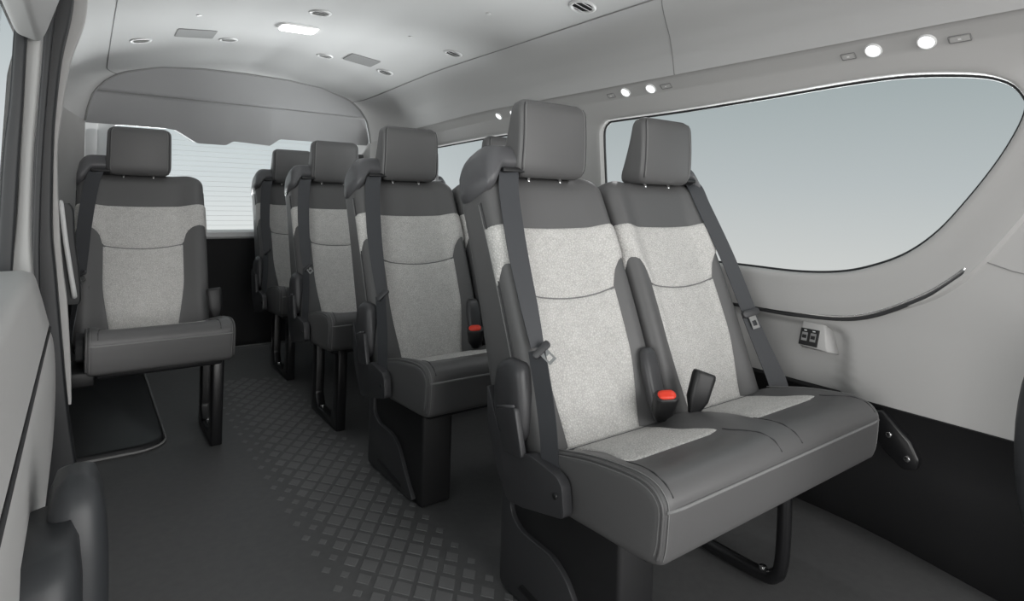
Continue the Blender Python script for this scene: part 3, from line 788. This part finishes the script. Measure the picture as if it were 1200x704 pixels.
def place(seat, cx, hw, belt_side, small_cap, aisle, hx=0.0):
    B = Back(cx, hw); bk = B.body(seat)
    w = hw
    ew = 0.0
    sLim = B.half(0.37) * 0.435
    def lo_u(a):
        a = abs(a); q = min(1, max(0, (a - 0.1315) / 0.050)); side = sst(hw - 0.005, hw + 0.03, a)
        return crease(min(a, 0.13)) + 0.070 * math.sqrt(max(0, 1 - (1 - q) ** 2)) - 0.040 * side
    up = B.patch('upper_insert', M['cloth'], bk, lambda h: -(hw + 0.036), lambda h: hw + 0.036, lo_u, lambda a: 0.470 + 0.008 * min(1.2, (a / hw) ** 2), nu=60, ck=-1)
    B.patch('lower_insert', M['cloth'], bk, lambda h: -0.108 - 0.0235 * sst(-0.05, 0.17, h), lambda h: 0.108 + 0.0235 * sst(-0.05, 0.17, h), lambda a: -0.045, lambda a: crease(a) , nu=46, nv=30, ck=1)
    MB().tube([B.pos(-0.1285 + 0.257 * i / 24, crease(-0.1285 + 0.257 * i / 24), 0.0012) for i in range(25)], 0.0017, 6).build('crease_seam', M['thread'], bk)
    for sg in (-1, 1):
        for k in (0.022, 0.032):
            MB().tube([B.pos(sg * (hw + k), 0.04 + 0.50 * i / 24, 0.0006) for i in range(25)], 0.0017, 5).build('side_seam', M['seam'] if k < 0.03 else M['thread'], bk)
    headrest(seat, cx + hx)
    belt_guide(seat, B, belt_side, small_cap)
    s = belt_side
    # belt: out of the guide, down over the outer bolster to the tongue, then to the seat foot
    if aisle:
        path = [B.to(s * (hw - 0.062), 0.008, 0.606), B.to(s * (hw - 0.058), 0.018, 0.592), B.to(s * (hw - 0.046), 0.018, 0.54), B.to(s * (hw - 0.030), 0.024, 0.40), B.to(s * (hw - 0.024), 0.029, 0.28), B.to(s * (hw - 0.022), 0.030, 0.195)]
        wid = [0.048, 0.048, 0.048, 0.046, 0.040, 0.030]
        be = ribbon(path, wid, M['belt'], 'seat_belt', seat, (1, s * 0.25, 0))
        tongue(be, B.to(s * (hw - 0.021), 0.042, 0.188), Vector(B.to(-s * 0.016, 0.026, -0.045)) - Vector(B.to(0, 0, 0)), (s * 0.6, -1, 0.2), 0.78)
        path = [B.to(s * (hw - 0.018), 0.030, 0.190), B.to(s * (hw - 0.010), 0.032, 0.10), B.to(s * (hw - 0.002), 0.030, 0.03), B.to(s * (hw + 0.004), 0.02, -0.035)]
        ribbon(path, 0.040, M['belt'], 'lap_belt', seat, (s * 0.25, 1, 0.3))
    else:
        path = [B.to(s * (hw - 0.04), -0.03, 0.610), B.to(s * (hw - 0.028), 0.010, 0.592), B.to(s * (hw - 0.022), 0.018, 0.52), B.to(s * (hw - 0.006), 0.028, 0.36), B.to(s * (hw - 0.0), 0.034, 0.20)]
        be = ribbon(path, [0.046, 0.046, 0.044, 0.044, 0.044], M['belt'], 'seat_belt', seat, (1, -0.55, 0))
        tongue(be, B.to(s * (hw - 0.0), 0.037, 0.195), Vector(B.to(0.004, 0.0, -0.05)) - Vector(B.to(0, 0, 0)), (-0.3, -1, 0.2))
        path = [B.to(s * (hw - 0.0), 0.030, 0.19), B.to(s * (hw + 0.006), 0.034, 0.10), B.to(s * (hw + 0.016), 0.036, 0.01), B.to(s * (hw + 0.018), 0.030, -0.03)]
        ribbon(path, [0.044, 0.048, 0.055, 0.055], M['belt'], 'lap_belt', seat, (1, -0.5, 0))
    return B

def yz_plate(name, poly, x0, x1, m, parent, bevel=0.006):
    return MB().prism(poly, lambda p: (x0, p[0], p[1]), lambda p: (x1, p[0], p[1])).build(name, m, parent, bevel=bevel, seg=3, sharp=50)
def roundpoly(poly, r=0.02, n=4):
    out = []; N = len(poly)
    for i in range(N):
        a, b, c = Vector(poly[i - 1]), Vector(poly[i]), Vector(poly[(i + 1) % N])
        d1 = (a - b); d2 = (c - b); k = min(r, d1.length * 0.45, d2.length * 0.45)
        p0 = b + d1.normalized() * k; p1 = b + d2.normalized() * k
        for q in range(n + 1):
            t = q / n; v = p0 * (1 - t) ** 2 + b * 2 * t * (1 - t) + p1 * t * t; out.append((v.x, v.y))
    return out
def recliner(seat, x, sg):
    """plastic side cover at the aisle side (sg = outward direction)"""
    Y = lambda pts: [(y - 0.59, z) for y, z in pts]
    sh = yz_plate('side_shield', roundpoly(Y([(1.060, 0.500), (1.012, 0.416), (0.976, 0.388), (0.946, 0.386), (0.910, 0.401), (0.825, 0.391), (0.808, 0.378), (0.800, 0.322), (0.926, 0.290), (0.975, 0.283), (1.02, 0.34), (1.055, 0.42)]), 0.012), x, x + sg * 0.022, M['plastic'], seat, 0.005)
    MB().prism(rrect(0.012, 0.012, 0.0059, 4), lambda p: (x + sg * 0.020, 0.235 + p[0], 0.355 + p[1]), lambda p: (x + sg * 0.0245, 0.235 + p[0], 0.355 + p[1])).build('screw', M['black'], sh)
    rings = []
    base = roundpoly(Y([(1.048, 0.500), (1.034, 0.552), (0.995, 0.570), (0.955, 0.560), (0.940, 0.48), (0.935, 0.41), (1.00, 0.385), (1.040, 0.42)]), 0.03, 5)
    cy_ = sum(p[0] for p in base) / len(base); cz_ = sum(p[1] for p in base) / len(base)
    for k, off in ((1.0, -0.012), (1.0, 0.006), (0.93, 0.015), (0.8, 0.020), (0.5, 0.023)):
        rings.append([(x + sg * off, cy_ + (y - cy_) * k, cz_ + (z - cz_) * k) for y, z in base])
    cv = MB().loft(rings).build('recliner_cover', M['plastic'], seat)
    lv = MB().prism(roundpoly(Y([(1.012, 0.462), (0.950, 0.482), (0.920, 0.388), (0.985, 0.384)]), 0.010), lambda p: (x + sg * 0.016, p[0], p[1]), lambda p: (x + sg * 0.029, p[0], p[1])).build('recliner_lever', M['plastic'], seat, bevel=0.004)
    MB().tube([(x + sg * 0.024, 0.425, 0.464), (x + sg * 0.030, 0.36, 0.484)], 0.003, 6).build('lever_edge', M['cap'], lv)
def pedestal(seat, x):
    # hollow-looking box: side wall with a raised contoured plate
    y0, y1 = 0.165, 0.53
    mb = MB().box(x, x + 0.10, y0, y1, 0.0, 0.335)
    p = mb.build('pedestal', M['black'], seat, bevel=0.010, seg=3)
    poly = roundpoly([(0.528, 0.006), (0.528, 0.262), (0.495, 0.262), (0.492, 0.185), (0.455, 0.160), (0.345, 0.158), (0.300, 0.135), (0.235, 0.055), (0.190, 0.012)], 0.022, 4)
    pl = yz_plate('pedestal_panel', poly, x + 0.006, x - 0.012, M['plastic'], p, 0.005)
    poly2 = roundpoly([(0.46, 0.03), (0.44, 0.05), (0.28, 0.035), (0.27, 0.022)], 0.006, 3)
    yz_plate('panel_slot', poly2, x - 0.010, x - 0.0128, M['black'], p, 0.0008)
def uframe(seat, x, y0, y1, w=0.016, top=0.325):
    """tubular loop leg: front upright, bottom bar, rear upright"""
    pts = [(x, y0 + 0.005, top), (x, y0, 0.20), (x, y0 + 0.004, 0.075), (x, y0 + 0.02, 0.035), (x, y0 + 0.06, 0.022), (x, y1 - 0.06, 0.022), (x, y1 - 0.02, 0.035), (x, y1 - 0.004, 0.075), (x, y1, 0.2), (x, y1, top)]
    o = MB().tube(bez(pts, 5), w, 10).build('leg_frame', M['blackmetal'], seat)
    for y in (y0 + 0.05, y1 - 0.05):
        MB().prism(rrect(0.018, 0.018, 0.0085, 4), lambda p: (x + p[0], y + p[1], 0.034), lambda p: (x + p[0], y + p[1], 0.043)).build('bolt', M['chrome'], o, bevel=0.001)
def flatleg(seat, x, y0, y1, w=0.038):
    """pressed steel loop leg: two flat uprights joined by a foot rail"""
    poly = [(y0, 0.0), (y1 + 0.02, 0.0), (y1, 0.325), (y1 - 0.05, 0.325), (y1 - 0.045, 0.05), (y0 + 0.075, 0.045), (y0 + 0.048, 0.09), (y0 + 0.050, 0.325), (y0, 0.325)]
    # built as a C-shaped outline: outer minus inner
    mb = MB()
    out = [(y0 - 0.0, 0.0), (y0 - 0.004, 0.325), (y0 + 0.045, 0.325), (y0 + 0.050, 0.08), (y0 + 0.075, 0.030), (y1 - 0.07, 0.030), (y1 - 0.045, 0.08), (y1 - 0.05, 0.325), (y1, 0.325), (y1 + 0.004, 0.0)]
    o = mb.prism(out, lambda p: (x - w / 2, p[0], p[1]), lambda p: (x + w / 2, p[0], p[1])).build('leg_frame', M['blackmetal'], seat, bevel=0.006)
    for y in (y0 + 0.085, y1 - 0.085):
        MB().prism(rrect(0.018, 0.018, 0.0085, 4), lambda p: (x + p[0], y + p[1], 0.028), lambda p: (x + p[0], y + p[1], 0.038)).build('bolt', M['chrome'], o, bevel=0.001)
def under(seat, W):
    MB().box(0.03, W - 0.03, 0.06, 0.34, 0.295, 0.335).build('seat_pan', M['black'], seat, bevel=0.01)

def bench(name, loc, ped):
    s = empty(name, loc)
    c1, c2, hw = 0.186, 0.580, 0.190
    cushion(s, 0.763, (c1, c2), (0.19, 0.19)); under(s, 0.763)
    place(s, c1, hw, -1, False, True, 0.002); place(s, c2, hw, 1, True, False, 0.030)
    recliner(s, -0.006, -1)
    buckle(s, (0.322, 0.285, 0.412), (0.293, 0.246, 0.482), (-0.6, -1, -0.3), True)
    hs_ = [(0.0, 0.036, 0.020), (0.2, 0.048, 0.026), (0.75, 0.050, 0.028), (0.93, 0.042, 0.022), (1.0, 0.026, 0.012)]
    MB().loft([[(0.333 + 0.012 * v + x, 0.296 + 0.056 * v + y, 0.405 + 0.150 * v) for x, y in rrect(w, d, d * 0.45, 4)] for v, w, d in hs_]).build('buckle_holder', M['plastic'], s, sharp=60)
    buckle(s, (0.398, 0.255, 0.418), (0.432, 0.250, 0.510), (-0.6, -1, 0.2), False)
    if ped: pedestal(s, 0.072)
    else: flatleg(s, 0.072, 0.06, 0.36)
    uframe(s, 0.585, 0.135, 0.43)
    return s
def tree_copy(root, loc):
    r = root.copy(); C.objects.link(r); r.location = loc
    for ch in list(root.children):
        c = ch.copy(); C.objects.link(c); c.parent = r
        for g in ch.children:
            d = g.copy(); C.objects.link(d); d.parent = c
    return r
GR = 'double bench seats along the right side'
A = bench('double_seat', (0.742, 0.59, 0), True)
tag(A, 'nearest grey two-place bench seat beside the big window, with both places in view', 'seat', GR)
Bs = tree_copy(A, (0.730, 1.349, 0)); tag(Bs, 'grey two-place bench second from the camera, black pedestal and red buckle showing', 'seat', GR)
Cs = bench('double_seat', (0.736, 2.122, 0), False); tag(Cs, 'grey two-place bench third from the camera, on a black steel loop leg', 'seat', GR)
Ds = tree_copy(Cs, (0.750, 2.845, 0)); tag(Ds, 'rearmost grey two-place bench in front of the rear window', 'seat', GR)

# single seat on the left
S = empty('single_seat', (0.012, 2.196, 0)); tag(S, 'single grey seat on the left side of the aisle, behind the door jamb', 'seat')
cushion(S, 0.425, (0.205,), (0.205,)); under(S, 0.425)
place(S, 0.178, 0.214, -1, False, True, -0.016)
buckle(S, (0.405, 0.265, 0.415), (0.395, 0.285, 0.53), (0, -1, 0.3), False)
flatleg(S, 0.385, 0.09, 0.36)
MB().box(-0.06, 0.03, 0.16, 0.34, 0.25, 0.30).build('wall_mount', M['black'], S, bevel=0.006)
recliner(S, -0.002, -1)

# ---------------------------------------------------------------- low box under the left seat
bx = MB().loft([[(x + 0.055, y + 2.99, z) for x, y in rrect(0.40 - q, 1.26 - q, 0.09, 6)] for z, q in ((0.0, 0.0), (0.018, 0.01), (0.022, 0.03))])
hb = bx.build('step_mat', M['black'], sharp=60); tag(hb, 'low black step mat on the floor under the single left seat', 'mat')
MB().tube([(x + 0.055, y + 2.99, 0.006) for x, y in rrect(0.405, 1.265, 0.092, 6)], 0.0040, 6, closed=True).build('edge_trim', M['grille'], hb)

# ---------------------------------------------------------------- left door opening: panel, glass, pillar, seals
def upright(name, pts, y0, y1, m, parent, kind=None, bevel=0.006):
    """pts = (z, x_left, x_right) from top to bottom; a strip of real thickness between y0 and y1"""
    zs = bez([(p[1], p[2], p[0]) for p in pts], 5); rings = []
    for v in zs:
        a, b, z = v.x, v.y, v.z
        rr = min(bevel, (b - a) * 0.4)
        P = []
        for (cx_, cy_, a0) in ((b - rr, y0 + rr, 270), (b - rr, y1 - rr, 0), (a + rr, y1 - rr, 90), (a + rr, y0 + rr, 180)):
            for k in range(4): an = R(a0 + 30 * k); P.append((cx_ + rr * math.cos(an), cy_ + rr * math.sin(an), z))
        rings.append(P)
    o = MB().loft(rings).build(name, m, parent, sharp=60); return o
door = empty('door_1'); tag(door, kind='structure')
rings = []
prof_u = [(-0.20, 0.722), (-0.095, 0.722), (-0.082, 0.716), (-0.076, 0.700), (-0.066, 0.660), (-0.0535, 0.607), (-0.075, 0.600), (-0.20, 0.600)]
for y in (0.30, 0.6, 1.0, 1.4, 1.59, 1.603): rings.append([(x - (0.006 if y > 1.6 else 0), y, z) for x, z in prof_u])
MB().loft(rings).build('upper_panel', M['doortrim'], door, sharp=45)
prof_l = [(-0.20, 0.597), (-0.075, 0.597), (-0.056, 0.596), (-0.047, 0.575), (-0.0415, 0.52), (-0.040, 0.44), (-0.043, 0.34), (-0.052, 0.25), (-0.065, 0.12), (-0.085, 0.0), (-0.20, 0.0)]
prof_l = [(v.x, v.y) for v in bez([(a, b, 0) for a, b in prof_l], 3)]
rings = []
for y in (0.30, 0.6, 1.0, 1.4, 1.59, 1.603): rings.append([(x - (0.006 if y > 1.6 else 0), y, z) for x, z in prof_l])
MB().loft(rings).build('lower_panel', M['doortrim'], door, sharp=45)
MB().tube([(-0.053, y, 0.5985) for y in (0.3, 0.8, 1.2, 1.6)], 0.003, 6).build('panel_groove', M['seam'], door)
w4 = empty('window_4'); tag(w4, kind='structure')
MB().loft([[(-0.176, 0.25, 0.70), (-0.176, 1.74, 0.70), (-0.150, 1.74, 1.50), (-0.150, 0.25, 1.50)], [(-0.182, 0.25, 0.70), (-0.182, 1.74, 0.70), (-0.156, 1.74, 1.50), (-0.156, 0.25, 1.50)]]).build('pane', M['glass'], w4, smooth=False)
upright('rear_gasket', [(1.50, -0.150, -0.105), (1.31, -0.128, -0.105), (1.223, -0.132, -0.109), (1.082, -0.136, -0.112), (0.969, -0.144, -0.116), (0.745, -0.150, -0.122), (0.69, -0.152, -0.124)], 1.68, 1.72, M['rubber'], w4)
tr4 = empty('trim_4'); tag(tr4, kind='structure')
upright('pillar_trim', [(1.40, -0.110, -0.080), (1.222, -0.113, -0.084), (1.08, -0.115, -0.090), (0.972, -0.117, -0.095), (0.80, -0.121, -0.096), (0.70, -0.132, -0.090), (0.62, -0.14, -0.085)], 1.70, 1.76, M['pillar'], tr4)
upright('door_seal', [(1.43, -0.095, -0.028), (1.335, -0.096, -0.035), (1.223, -0.097, -0.052), (1.08, -0.099, -0.062), (0.983, -0.101, -0.064), (0.80, -0.104, -0.062), (0.683, -0.104, -0.052), (0.503, -0.095, -0.036), (0.33, -0.085, -0.020), (0.18, -0.08, 0.0), (0.0, -0.08, 0.012)], 1.84, 1.92, M['rubber'], tr4)
upright('seal_bead', [(1.40, -0.082, -0.060), (1.223, -0.087, -0.072), (0.983, -0.096, -0.082), (0.80, -0.098, -0.084), (0.683, -0.097, -0.082), (0.55, -0.092, -0.076), (0.40, -0.085, -0.068)], 1.82, 1.842, M['rubber'], tr4, bevel=0.004)
upright('jamb_trim', [(1.42, -0.032, 0.0), (1.335, -0.037, -0.008), (1.223, -0.057, -0.036), (1.08, -0.066, -0.052), (0.983, -0.068, -0.058), (0.80, -0.064, -0.050), (0.683, -0.056, -0.040), (0.60, -0.049, -0.030), (0.503, -0.040, -0.023), (0.42, -0.032, -0.018), (0.33, -0.024, -0.015)], 1.925, 1.97, M['wall'], tr4, bevel=0.003)
# overhead trim above the door opening
poly = roundpoly([(-0.160, 1.48), (-0.148, 1.30), (-0.130, 1.238), (-0.122, 1.226), (-0.090, 1.216), (-0.082, 1.220), (-0.074, 1.240), (-0.040, 1.36), (-0.032, 1.48)], 0.010, 3)
oh = MB().loft([[(x, 1.30, z) for x, z in poly], [(x, 1.66, z) for x, z in poly], [(-0.09 + (x + 0.09) * 0.9, 1.68, 1.36 + (z - 1.36) * 0.96) for x, z in poly]]).build('trim_5', M['head'], sharp=50); tag(oh, kind='structure')
# grab handle behind the jamb
gh = empty('grab_handle', (-0.03, 2.42, 0.68)); tag(gh, 'pale upright grab handle in a dark mount beside the single left seat', 'handle')
MB().tube(bez([(-0.032, 0.03, 0.17), (-0.028, 0.012, 0.15), (-0.016, 0.0, 0.05), (0.000, 0.0, -0.06), (0.010, 0.0, -0.125), (0.012, 0.012, -0.145)], 6), 0.0075, 8).build('bar', M['white'], gh)
upright('mount', [(0.165, -0.12, -0.008), (0.14, -0.12, 0.004), (0.05, -0.11, 0.010), (-0.06, -0.10, 0.024), (-0.15, -0.09, 0.03), (-0.17, -0.09, 0.026)], 0.02, 0.06, M['rubber'], gh)

# ---------------------------------------------------------------- edges of the front seats in the corners
fb = empty('front_seat_bolster', (0, 0.86, 0)); tag(fb, 'dark grey padded front seat edge with rounded top, lower left corner', 'seat')
rings = []
for z, x0, x1, d in ((0.0, -0.035, 0.036, 0.14), (0.20, -0.034, 0.036, 0.14), (0.40, -0.031, 0.034, 0.13), (0.49, -0.028, 0.032, 0.12), (0.535, -0.026, 0.027, 0.105), (0.560, -0.019, 0.019, 0.08), (0.568, -0.008, 0.008, 0.04)):
    rings.append([((x0 + x1) / 2 + x, y, z) for x, y in rrect(x1 - x0, d, min(x1 - x0, d) * 0.42, 5)])
MB().loft(rings).build('padded_post', M['jamb'], fb)
rings = []
for z, x0, x1, d in ((0.0, -0.070, 0.0, 0.20), (0.3, -0.070, 0.0, 0.20), (0.47, -0.069, 0.008, 0.19), (0.510, -0.064, 0.004, 0.17), (0.530, -0.050, -0.004, 0.13)):
    rings.append([((x0 + x1) / 2 + x, -0.06 + y, z + 0.15 * (x) * (1 if z > 0.4 else 0)) for x, y in rrect(x1 - x0, d, min(x1 - x0, d) * 0.4, 5)])
MB().loft(rings).build('shoulder', M['jamb'], fb)
fs = empty('driver_chair', (1.336, 0.288, 0)); tag(fs, 'dark blurred edge of a front seat at the right border of the picture', 'seat')
rings = []
for i in range(15):
    a = -90 + 180 * i / 14; z = 0.50 + 0.17 * math.sin(R(a)); k = 0.35 + 0.65 * math.cos(R(a))
    rings.append([(x, y - 0.03, z) for x, y in rrect(0.12 * k, 0.11 * k, 0.045 * k, 5)])
MB().loft(rings).build('backrest', M['jamb'], fs)
MB().loft([[(x, y - 0.05, z) for x, y in rrect(0.06, 0.10, 0.02)] for z in (0.0, 0.36)]).build('frame', M['blackmetal'], fs)
